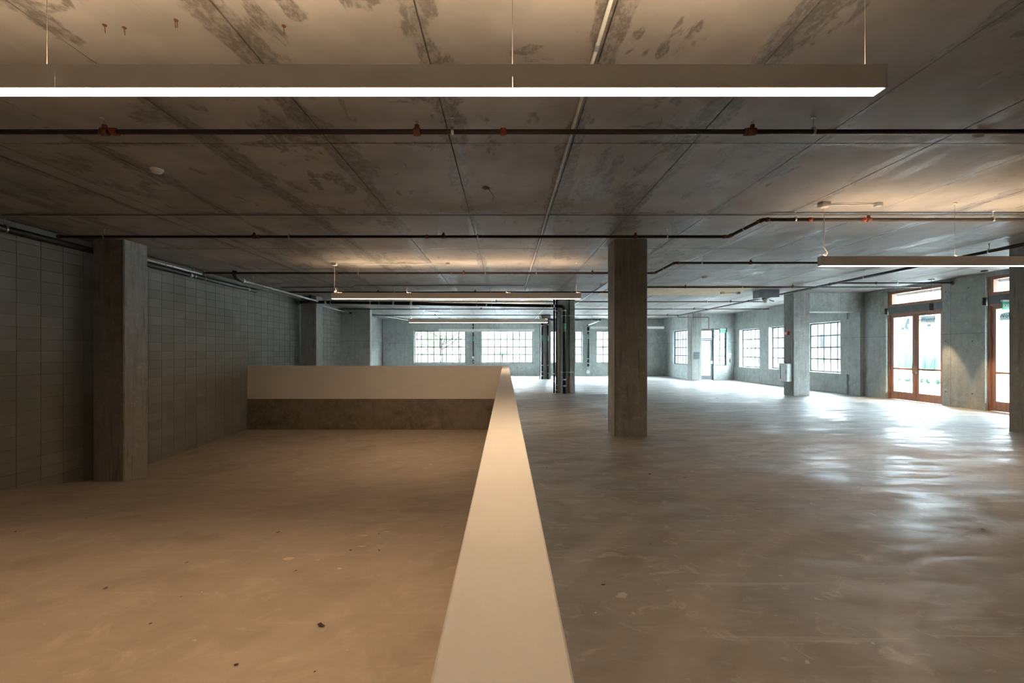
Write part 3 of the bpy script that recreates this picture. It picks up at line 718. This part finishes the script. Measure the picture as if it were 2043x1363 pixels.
# ------------------------------------------------------------------ pipes along the block wall
lp = root('drain_pipe', (-7.78, 5, 3.5), 'thick black pipe along the top of the block wall', 'pipe', 'pipes along the block wall')
MB().tube([(-7.87, -3, 3.57), (-7.87, 12.2, 3.50), (-7.75, 14.6, 3.47)], .055, 12).build('pipe', M['black'], lp)
for d in (7.4, 9.95, 11.9, 12.3, 14.0): hanger(lp, (-7.87, d, 3.57-.07*(d+3)/15.2), 'y', pr=.055)
for d in (11.75, 14.2): band(lp, (-7.87 if d < 12.2 else -7.77, d, 3.495 if d < 12.2 else 3.475), .055, (0, 1, 0))
g1 = root('conduit', (-7.62, 10.5, 3.53), 'galvanized conduit on the block wall behind the ramp foot column', 'conduit', 'pipes along the block wall')
MB().tube([(-7.62, 9.47, 3.55), (-7.62, 11.8, 3.53)], .022, 10).build('tube', M['galv'], g1)
for d in (9.9, 11.4): hanger(g1, (-7.62, d, 3.54), 'y', pr=.022)
el = root('drain_elbow', (-7.1, 12.6, 3.5), 'black curved drain elbow dropping from the ceiling by the block wall', 'pipe', 'pipes along the block wall')
MB().tube([(-7.08, 12.3, CEIL), (-7.08, 12.3, 3.62), (-7.08, 12.36, 3.55), (-7.08, 12.5, 3.51), (-7.08, 12.7, 3.50)], .055, 12).build('elbow', M['black'], el)
band(el, (-7.08, 12.68, 3.50), .055, (0, 1, 0))
g2 = root('drain_pipe', (-7.08, 15, 3.49), 'long pale galvanized pipe slanting along the block wall', 'pipe', 'pipes along the block wall')
MB().tube([(-7.08, 12.7, 3.50), (-7.08, 17.5, 3.485), (-7.10, 18.3, 3.47)], .03, 10).build('pipe', M['galvw'], g2)
for d in (12.85, 13.75, 14.2): band(g2, (-7.08, d, 3.497), .03, (0, 1, 0), 'galv', .03)
for d in (13.2, 14.4, 16.3): hanger(g2, (-7.08, d, 3.495), 'y', pr=.03)
g3 = root('conduit', (-7.66, 21, 3.48), 'pale conduit along the block wall between column and stub wall', 'conduit', 'pipes along the block wall')
MB().tube([(-7.64, 19.2, 3.49), (-7.60, 23.0, 3.46)], .025, 10).build('tube', M['galvw'], g3)
for d in (19.8, 20.6, 22.2): hanger(g3, (-7.62, d, 3.48), 'y', pr=.025)
g4 = root('drain_pipe', (-6.8, 25, 3.47), 'dark pipe slanting past the stub wall towards the end wall', 'pipe', 'pipes along the block wall')
MB().tube([(-7.55, 22.8, 3.46), (-6.5, 25.5, 3.50), (-5.9, 28.5, 3.50)], .04, 10).build('pipe', M['black'], g4)
for k_ in (.3, .6, .9): hanger(g4, (-7.55+1.4*k_, 22.8+4.2*k_, 3.47+.03*k_), 'y', pr=.04)
ft = root('pipe_fitting_cluster', (-7.3, 17.7, 3.5), 'cluster of dark drain fittings at the block wall column top', 'pipe fitting', 'pipes along the block wall')
MB().tube([(-7.75, 17.6, 3.42), (-7.4, 17.62, 3.46), (-7.1, 17.7, 3.47)], .06, 12).build('branch', M['black'], ft)
MB().lathe([(.075, 0), (.075, .1)], (-7.8, 17.6, 3.41), 14, (1, 0, .1)).build('cleanout_cap', M['black'], ft)
MB().tube([(-7.35, 17.62, 3.46), (-7.3, 17.6, 3.6), (-7.3, 17.6, CEIL)], .05, 12).build('branch', M['black'], ft)

# ------------------------------------------------------------------ conduits on the ceiling
cz = CEIL-.018
def conduit(pts, label, rad=.0125, mat='galvw', joints=()):
    r = root('conduit', pts[0], label, 'conduit', 'ceiling conduits')
    MB().tube(pts, rad, 8).build('tube', M[mat], r)
    for p, ax in joints: MB().lathe([(rad+.004, -.03), (rad+.004, .03)], p, 10, ax).build('coupling', M['galv'], r)
    return r
conduit([(.625, -2, cz), (.625, 14.75, cz), (.56, 14.9, cz)], 'straight pale conduit running along the middle of the ceiling', .014, 'galvw', [((.625, d, cz), (0, 1, 0)) for d in (3.22, 5.7, 6.9, 9.9)])
conduit([(.56, 14.9, cz), (-4.75, 14.9, cz), (-5.0, 15.3, cz), (-7.3, 15.35, cz)], 'dark thin conduit crossing the ceiling from the straight pale one', .012, 'steelgrey')
conduit([(3.08, 14.2, cz), (3.08, 21.5, cz)], 'pale conduit passing beside the drain riser column', .016)
conduit([(1.88, 21.4, cz), (1.88, 30.2, cz)], 'pale conduit ending above the slim riser column', .022)
conduit([(-4.05, 21.2, cz), (-4.05, 24.4, cz), (-3.95, 24.6, cz), (-3.5, 24.6, cz)], 'short pale conduit above the lamp before the end windows', .016)
conduit([(-8+.3, 7.2, cz), (12.6, 7.2, cz)], 'thin dark joint line crossing the ceiling behind the rust-brown sprinkler pipe', .007, 'steelgrey')  # added tube draws the dark ceiling joint; no conduit runs here

# ------------------------------------------------------------------ plywood patch and ceiling-mounted things
pl = root('plywood_patch', (5.9, 16.3, CEIL), 'tan plywood infill patch on the concrete ceiling', 'panel')
for a, b in ((3.4, 5.84), (5.84, 8.28)):
    MB().box(a+.002, b-.002, 15.1, 17.5, CEIL-.012, CEIL+.001).build('plywood_sheet', M['ply'], pl)
def smoke(px, py, label, rad=.07):
    d = (CEIL-HC)*F/(CY-py); X = XA(px, d)
    r = root('smoke_detector', (X, d, CEIL), label, 'detector', 'ceiling detectors')
    MB().lathe([(rad, .001), (rad, -.015), (rad*.85, -.02)], (X, d, CEIL), 20).build('base', M['plastic'], r)
    MB().lathe([(rad*.8, -.02), (rad*.72, -.04), (rad*.3, -.048)], (X, d, CEIL), 20).build('chamber', M['plastic'], r)
smoke(313, 338, 'small white smoke detector above the ramp floor')
smoke(1406, 552, 'small white smoke detector before the plywood patch', .09)
smoke(1953, 266, 'small white detector disc on the ceiling by the dark sprinkler pipe', .05)
smoke(1787, 572, 'tiny white detector above the cactus view door', .06)
for px, py, two in ((209, 50, 0), (248, 55, 0), (351, 40, 1), (566, 52, 0)):
    d = (CEIL-HC)*F/(CY-py); X = XA(px, d); m = MB()
    for o_ in ((-.006, .006) if two else (0,)): m.cyl((X+o_, d, CEIL+.001), (X+o_+.004, d, CEIL-.05), .0025, 6)
    m.lathe([(.014, 0), (.011, -.006)], (X, d, CEIL+.001), 10)
    m.thing('ceiling_anchor', M['rust'], (X, d, CEIL), 'bent pair of rusty anchor wires in the ceiling' if two else 'single rusty anchor pin sticking out of the warm-lit ceiling', 'anchor', 'ceiling anchors')
d = (CEIL-HC)*F/(CY-375); X = XA(970, d); m = MB(); n = 14
rs = [random.uniform(.03, .075) for _ in range(n)]
m.add([(X+rs[i]*math.cos(2*PI*i/n), d+rs[i]*1.3*math.sin(2*PI*i/n), CEIL-.001) for i in range(n)]+[(X, d, CEIL-.006)], [(i, (i+1)%n, n) for i in range(n)])
m.tube([(X+.02, d, CEIL-.004), (X+.05, d+.12, CEIL-.006), (X+.09, d+.3, CEIL-.006), (X+.07, d+.5, CEIL-.004)], .003, 5)
m.thing('knockout_scar', M['hole'], (X, d, CEIL), 'dark chipped scar with a trailing wire in the ceiling', 'scar')
hb = root('ceiling_unit', (8.95, 16.2, CEIL), 'grey ceiling box with a white dome beneath, beside the plywood patch', 'ceiling unit')
MB().poly([(8.62, 16.0, CEIL), (9.30, 16.0, CEIL), (9.30, 16.0, 3.44), (8.62, 16.0, 3.42)], (0, .45, 0)).build('casing', M['steelgrey'], hb, .008)
MB().lathe([(.13, 0), (.12, -.05), (.07, -.11), (.05, -.17)], (8.95, 16.2, 3.43), 18).build('dome', M['plastic'], hb)
MB().tube([(9.04, 16.2, 3.37), (9.14, 16.2, 3.34), (9.2, 16.15, 3.31)], .018, 8).build('arm', M['steelgrey'], hb)

# ------------------------------------------------------------------ pendants along the door wall
for X, d, lab in ((12.4, 15.35, 'black cylinder pendant lamp by the far jamb of the cactus view door'), (12.42, 13.75, 'black cylinder pendant lamp before the cactus view door'), (12.45, 12.25, 'black cylinder pendant lamp by the dark column side door')):
    r = root('pendant_lamp', (X, d, 2.8), lab, 'lamp', 'black cylinder pendants')
    MB().lathe([(.075, 0), (.075, -.025)], (X, d, CEIL+.001), 18).build('canopy', M['blackm'], r)
    MB().cyl((X, d, CEIL-.02), (X, d, 3.0), .005, 6).build('cord', M['cable'], r)
    MB().lathe([(.012, .21), (.05, .205), (.052, .19), (.052, 0), (.046, 0), (.046, .09)], (X, d, 2.79), 20, cap=False).build('shade', M['blackm'], r)
    MB().lathe([(.047, 0), (.054, 0), (.054, .008), (.047, .008)], (X, d, 2.785), 20, cap=False).build('trim_ring', M['galv'], r)
    MB().lathe([(.045, 0), (.045, .004)], (X, d, 2.86), 16).build('lens', emit('pendant_lens', (1, .68, .36), 12), r)
    ld = bpy.data.lights.new('pendant_beam', 'SPOT'); ld.energy = 130; ld.color = (1, .68, .36); ld.spot_size = math.radians(50); ld.spot_blend = .4; ld.shadow_soft_size = .03
    lo = bpy.data.objects.new('pendant_beam', ld); COL.objects.link(lo); lo.parent = r; lo.location = (0, 0, .05)

# ------------------------------------------------------------------ small wall fixtures
r = root('fire_alarm_strobe', (10.33, 17.3, 2.2), 'red fire alarm strobe box on a concrete column side', 'alarm')
MB().box(10.29, 10.352, 17.18, 17.40, 2.19, 2.33).build('housing', M['redalarm'], r, .008)
MB().box(10.265, 10.29, 17.25, 17.33, 2.22, 2.30).build('lens', M['plastic'], r, .005)
r = root('extinguisher_cabinet', (10.25, 17.28, .5), 'white fire extinguisher cabinet with a slot window on the alarm column', 'cabinet')
MB().box(10.17, 10.35, 17.03, 17.52, .50, 1.16).build('body', M['cabinet'], r, .006)
dr = MB().box(10.155, 10.17, 17.04, 17.51, .51, 1.15).build('door', M['cabinet'], r, .004)
MB().box(10.150, 10.156, 17.40, 17.45, .58, 1.06).build('slot_window', M['steel'], dr)
MB().box(10.135, 10.155, 17.08, 17.10, .8, .9).build('handle', M['galv'], dr)
r = root('panel_grille', (10.49, 25.88, 1.2), 'dark grey patterned panel on the exit door column', 'panel')
MB().box(10.33, 10.66, 25.875, 25.9, 1.16, 1.57).build('plate', M['steelgrey'], r, .004)
for i in range(3):
    for j in range(3): MB().box(10.36+.1*i, 10.43+.1*i, 25.868, 25.876, 1.2+.12*j, 1.29+.12*j).build('inset', M['steel'], r)
r = root('keypad_switch', (12.47, 26.18, 1.3), 'white switch plates beside the exit corner', 'switch')
MB().box(12.40, 12.54, 26.18, 26.2, 1.40, 1.50).build('plate', M['plastic'], r, .003)
MB().box(12.42, 12.50, 26.18, 26.2, 1.28, 1.36).build('plate', M['plastic'], r, .003)
MB().box(12.44, 12.49, 26.17, 26.2, .98, 1.16).thing('call_station', M['blackm'], (12.46, 26.19, 1.0), 'small black door release station below the white switch plates', 'switch')
r = root('wall_outlet', (12.74, 17.46, .43), 'small white wall outlet low beside the deep beam step', 'outlet')
MB().box(12.735, 12.75, 17.42, 17.50, .37, .49).build('plate', M['plastic'], r, .003)
for q in (.40, .45): MB().box(12.732, 12.737, 17.445, 17.475, q-.012, q+.012).build('socket', M['steelgrey'], r)
def exit_sign(x0, x1, y, z0, z1, label):
    r = root('exit_sign', ((x0+x1)/2, y, z0), label, 'sign', 'exit signs')
    MB().box(x0-.01, x1+.01, y-.03, y+.03, z1, z1+.05).build('mount', M['plastic'], r, .004)
    p = MB().box(x0, x1, y-.008, y+.008, z0, z1).build('sign_plate', M['green'], r, .003)
    o = link('lettering', text_mesh('EXIT', (z1-z0)*.62, M['plastic']), p, ((x0+x1)/2, y-.010, (z0+z1)/2)); o.rotation_euler = (PI/2, 0, 0)
    s = (x1-x0)*.8/max(o.dimensions.x, .01); o.scale = (s, 1, 1)
exit_sign(11.83, 12.14, 26.0, 2.62, 2.80, 'small green exit sign above the glazed exit door window')
exit_sign(12.64, 12.90, 12.0, 2.66, 2.86, 'green exit sign half hidden by the dark column')
MB().box(12.16, 12.22, 26.0, 26.2, 2.66, 2.88).thing('door_sensor', M['blackm'], (12.19, 26.1, 2.7), 'small black sensor box beside the green exit sign', 'sensor', bevel=.004)

# ------------------------------------------------------------------ leaves and crumbs on the floors
def scrap(px, py, size, label, mat, zf=None, grp='dry leaf scraps'):
    z = 0.0; d = HC*F/(py-CY)
    if zf:
        for _ in range(40):
            z = zf(d); d = .5*d+.5*(HC-z)*F/(py-CY)
    X = XA(px, d); m = MB(); n = 7; ang = random.uniform(0, PI)
    pts = []
    for i in range(n):
        t = 2*PI*i/n; rr_ = size*(.55+.45*random.random()); u, v = rr_*math.cos(t), rr_*.55*math.sin(t)
        pts.append((X+u*math.cos(ang)-v*math.sin(ang), d+u*math.sin(ang)+v*math.cos(ang), z+.003+random.random()*size*.35))
    m.add(pts+[(X, d, z+.004), (X, d, z+size*.25)], [(i, (i+1)%n, n) for i in range(n)]+[(i, (i+1)%n, n+1) for i in range(n)])
    m.thing('leaf_scrap', M[mat], (X, d, z), label, 'leaf scrap', grp)
for px, py, s, lab in ((1203, 1168, .022, 'dark curled leaf scrap lying alone on bare main floor'), (1091, 934, .018, 'dark leaf scrap on main floor close beside the white guard wall'), (1155, 914, .014, 'small leaf scrap on main floor between guard wall and lone column'),
        (1179, 921, .014, 'small leaf scrap on main floor just before the lone column corner'), (1296, 947, .03, 'curved leaf scrap on main floor in front of the lone column'), (1349, 960, .013, 'tiny leaf crumb beside the longest leaf scrap'), (1367, 954, .028, 'longest leaf scrap on main floor past the lone column'),
        (1340, 1078, .010, 'tiny dark crumb on open main floor'), (1297, 1086, .011, 'tiny dark crumb on open main floor'), (1430, 795, .05, 'leaf scrap on main floor before the pale window wall'), (1207, 834, .03, 'leaf scrap on main floor behind the lone column')):
    scrap(px, py, s, lab, 'leafd')
scrap(1961, 1057, .028, 'pale crumb of plaster on the grey main floor', 'chip', None, 'pale crumbs')
for px, py in ((1188, 1224), (1541, 961)): scrap(px, py, .012, 'tiny pale crumb lying on the grey main floor', 'chip', None, 'pale crumbs')
for px, py, s in ((640, 1249, .034), (472, 1328, .016), (210, 1175, .018), (30, 1062, .02), (173, 1035, .02), (555, 1063, .018), (700, 1099, .014), (756, 1099, .014), (756, 1066, .014), (361, 1192, .010), (775, 993, .016), (590, 1140, .014), (628, 1342, .009), (300, 1246, .012), (371, 1124, .02), (886, 1052, .012)):
    scrap(px, py, s, 'large crumpled dry leaf on the tan ramp floor' if s > .03 else 'small dry leaf scrap lying on the tan ramp floor', 'leafd', ramp_z, 'dry leaf scraps on the ramp')
for px, py in ((433, 1185), (403, 1183), (692, 1299)): scrap(px, py, .011, 'tiny pale crumb lying on the tan ramp floor', 'chip', ramp_z, 'pale crumbs on the ramp')

# ------------------------------------------------------------------ outdoors
tag(MB().box(-60, 90, YB+.3, 140, -.25, -.06).box(13.25, 90, -60, YB+.3, -.25, -.06).build('ground', M['gcon']), 'bright pale paving outside the building', 'ground', kind='structure')
tag(MB().box(13.3, 17.2, Y0, 16.6, 3.46, 3.7).build('canopy_slab', M['soffit']), 'pale canopy slab outside over the wooden doors', 'canopy', kind='structure')
tag(MB().box(16.9, 17.25, Y0, 16.6, 3.2, 3.46).build('canopy_beam', M['steelgrey']), 'grey edge beam under the outside canopy', 'canopy', kind='structure')
pw = root('planter', (23.5, 27, 0), 'long low pale planter wall outside the doors', 'planter')
MB().box(22.4, 22.6, 20.5, 33, -.06, .52).build('planter_wall', M['planter'], pw)
MB().box(22.6, 24.5, 20.5, 33, -.06, .45).build('soil', M['bark'], pw)
def cactus(px, top, base, d, wpx, lean, label):
    X = XA(px, d); z0, z1 = ZA(base, d), ZA(top, d); R = wpx*d/F/2
    r = root('column_cactus', (X, d, z0), label, 'cactus', 'column cacti in the planter')
    n = 20; m = MB(); rings = 9; vs = []
    for k in range(rings+1):
        t = k/rings; z = z0-.15+(z1-z0+.15)*t; rad = R*(.8+.2*math.sin(t*PI*.8+.4)) if t < .88 else R*.95*math.sqrt(max(.02, 1-((t-.88)/.12)**2))
        for i in range(n):
            q = rad*(1+(.16 if i % 2 else -.1)); a = 2*PI*i/n; vs.append((X+lean*t+q*math.cos(a), d+q*math.sin(a), z))
    m.add(vs, [(k*n+i, k*n+(i+1)%n, (k+1)*n+(i+1)%n, (k+1)*n+i) for k in range(rings) for i in range(n)]+[tuple(range(rings*n, rings*n+n))])
    m.build('stem', M['cact'], r)
for px, top, base, d, wd, ln, lab in ((1793, 701, 735, 27.4, 7, 0, 'straight column cactus alone beyond the first door leaf jamb'), (1809, 701, 735, 27.2, 8, .05, 'thickest column cactus in the planter, part of a close pair'), (1817, 703, 735, 27.6, 6, .1, 'leaning column cactus behind the middle door stile'),
        (1843, 707, 736, 26.4, 7, .06, 'stout column cactus on the near side of the door stile'), (1852, 713, 736, 26.1, 6, 0, 'shortest straight column cactus between two taller ones'), (1860, 705, 736, 26.0, 7, .16, 'tall column cactus leaning most of all in the planter'), (1869, 711, 736, 25.8, 5, .05, 'thinnest column cactus beside the door jamb of the pier')):
    cactus(px, top, base, d, wd, ln, lab)
def agave(X, d, s, label):
    r = root('agave_shrub', (X, d, -.06), label, 'shrub', 'shrubs before the planter'); m = MB()
    for i in range(46):
        a = random.uniform(0, 2*PI); el_ = random.uniform(.25, 1.3); L = s*random.uniform(.7, 1.1); wd = s*.07
        dv = Vector((math.cos(a)*math.cos(el_), math.sin(a)*math.cos(el_), math.sin(el_))); sd_ = Vector((-math.sin(a), math.cos(a), 0))
        b0 = Vector((X, d, -.05)); mid = b0+dv*L*.5; tip = b0+dv*L-Vector((0, 0, L*.12))
        m.add([b0-sd_*wd*.5, b0+sd_*wd*.5, mid+sd_*wd, tip, mid-sd_*wd, mid-Vector((0, 0, wd*.4))], [(0, 5, 4), (0, 1, 5), (1, 2, 5), (5, 2, 3), (5, 3, 4)])
    m.build('leaves', M['agave'], r)
for px, d, s, lab in ((1791, 26.2, .42, 'spiky shrub below the cactus standing alone'), (1810, 25.4, .45, 'spiky shrub below the close pair of cacti'), (1838, 24.6, .42, 'spiky shrub just past the meeting stiles of the cactus door'), (1853, 24.0, .45, 'spiky shrub below the shortest cactus'), (1871, 23.4, .42, 'spiky shrub at the pier side of the cactus door')):
    agave(XA(px, d), d, s, lab)
def leafball(m, c, R, n, s):
    for _ in range(n):
        v = Vector((random.gauss(0, 1), random.gauss(0, 1), random.gauss(0, 1))).normalized()*R*random.random()**.4; p = Vector(c)+v
        a = Vector((random.gauss(0, 1), random.gauss(0, 1), random.gauss(0, 1))).normalized(); b = a.orthogonal().normalized()
        m.add([p-a*s, p+b*s*.45, p+a*s, p-b*s*.45], [(0, 1, 2, 3)])
def tree(X, d, h, R, label, dens, trunk=.12):
    r = root('street_tree', (X, d, -.06), label, 'tree', 'trees outside the end wall')
    t = MB().tube([(X, d, -.06), (X+.1, d, h*.35), (X-.05, d+.1, h*.7), (X, d, h)], trunk, 8)
    for k in range(7):
        a = random.uniform(0, 2*PI); z = h*random.uniform(.5, .9)
        t.tube([(X, d, z), (X+R*.5*math.cos(a), d+R*.5*math.sin(a), z+R*.3), (X+R*.8*math.cos(a), d+R*.8*math.sin(a), z+R*.6)], trunk*.4, 6)
    t.build('trunk', M['bark'], r); m = MB()
    for k in range(9):
        c = (X+random.uniform(-R, R)*.8, d+random.uniform(-R, R)*.8, h+random.uniform(-.5, .6)*R)
        leafball(m, c, R*.5, dens, .12)
    m.build('crown', M['leaf1'], r)
tree(XA(880, 40), 40, 3.0, 1.9, 'leafy green street tree outside the corner window', 130)
tree(XA(832, 48), 48, 4.2, 1.2, 'sparse street tree at the edge of the corner window', 120, .08)
tree(XA(917, 46), 46, 4.4, 1.2, 'thin bare-branched street tree outside the wide window', 40, .10)
pr_ = root('palm_plant', (XA(1002, 38), 38, -.06), 'small green palm outside the wide end window', 'palm')
m = MB(); px_, pd, pz = XA(1002, 38), 38, ZA(707, 38)
for i in range(22):
    a = 2*PI*i/22+random.uniform(-.1, .1); L = random.uniform(.45, .65); pts = []
    for q in range(5):
        t = q/4; pts.append(Vector((px_+math.cos(a)*L*t, pd+math.sin(a)*L*t, pz+.35*math.sin(t*2.2)*L*1.6-.5*t*t*L)))
    for p, q in zip(pts, pts[1:]):
        s = Vector((-math.sin(a), math.cos(a), 0))*.05; m.add([p-s, p+s, q+s*.7, q-s*.7], [(0, 1, 2, 3)])
m.build('fronds', M['leaf2'], pr_); MB().tube([(px_, pd, -.06), (px_, pd, pz+.05)], .06, 8).build('trunk', M['bark'], pr_)
bd = root('building', (0, 60, 0), 'building across the street seen through the end windows', 'building')
MB().box(-30, 40, 60, 72, -.06, 9).build('facade', M['stucco'], bd)
for a, b, c, d_ in ((1024, 1045, 699, 712),):
    MB().box(XA(a, 59.9), XA(b, 59.9), 59.9, 60.02, ZA(d_, 59.9), ZA(c, 59.9)).build('garage_opening', M['steelgrey'], bd)
for a, b, c, d_ in ((1022, 1031, 667, 675), (1034, 1041, 662, 671), (1043, 1056, 668, 672), (853, 868, 714, 719), (1200, 1210, 690, 700)):
    MB().box(XA(a, 59.9), XA(b, 59.9), 59.9, 60.02, ZA(d_, 59.9), ZA(c, 59.9)).build('window_opening', M['street'], bd)
bd2 = root('building', (44, 28, 0), 'long building seen through the pale window wall', 'building')
MB().box(44, 54, 4, 125, -.06, 8.5).build('facade', M['stucco'], bd2)
for i in range(24): MB().box(43.97, 44.02, 24+3.4*i, 25.6+3.4*i, 2.2, 4.0).build('window_opening', M['street'], bd2)
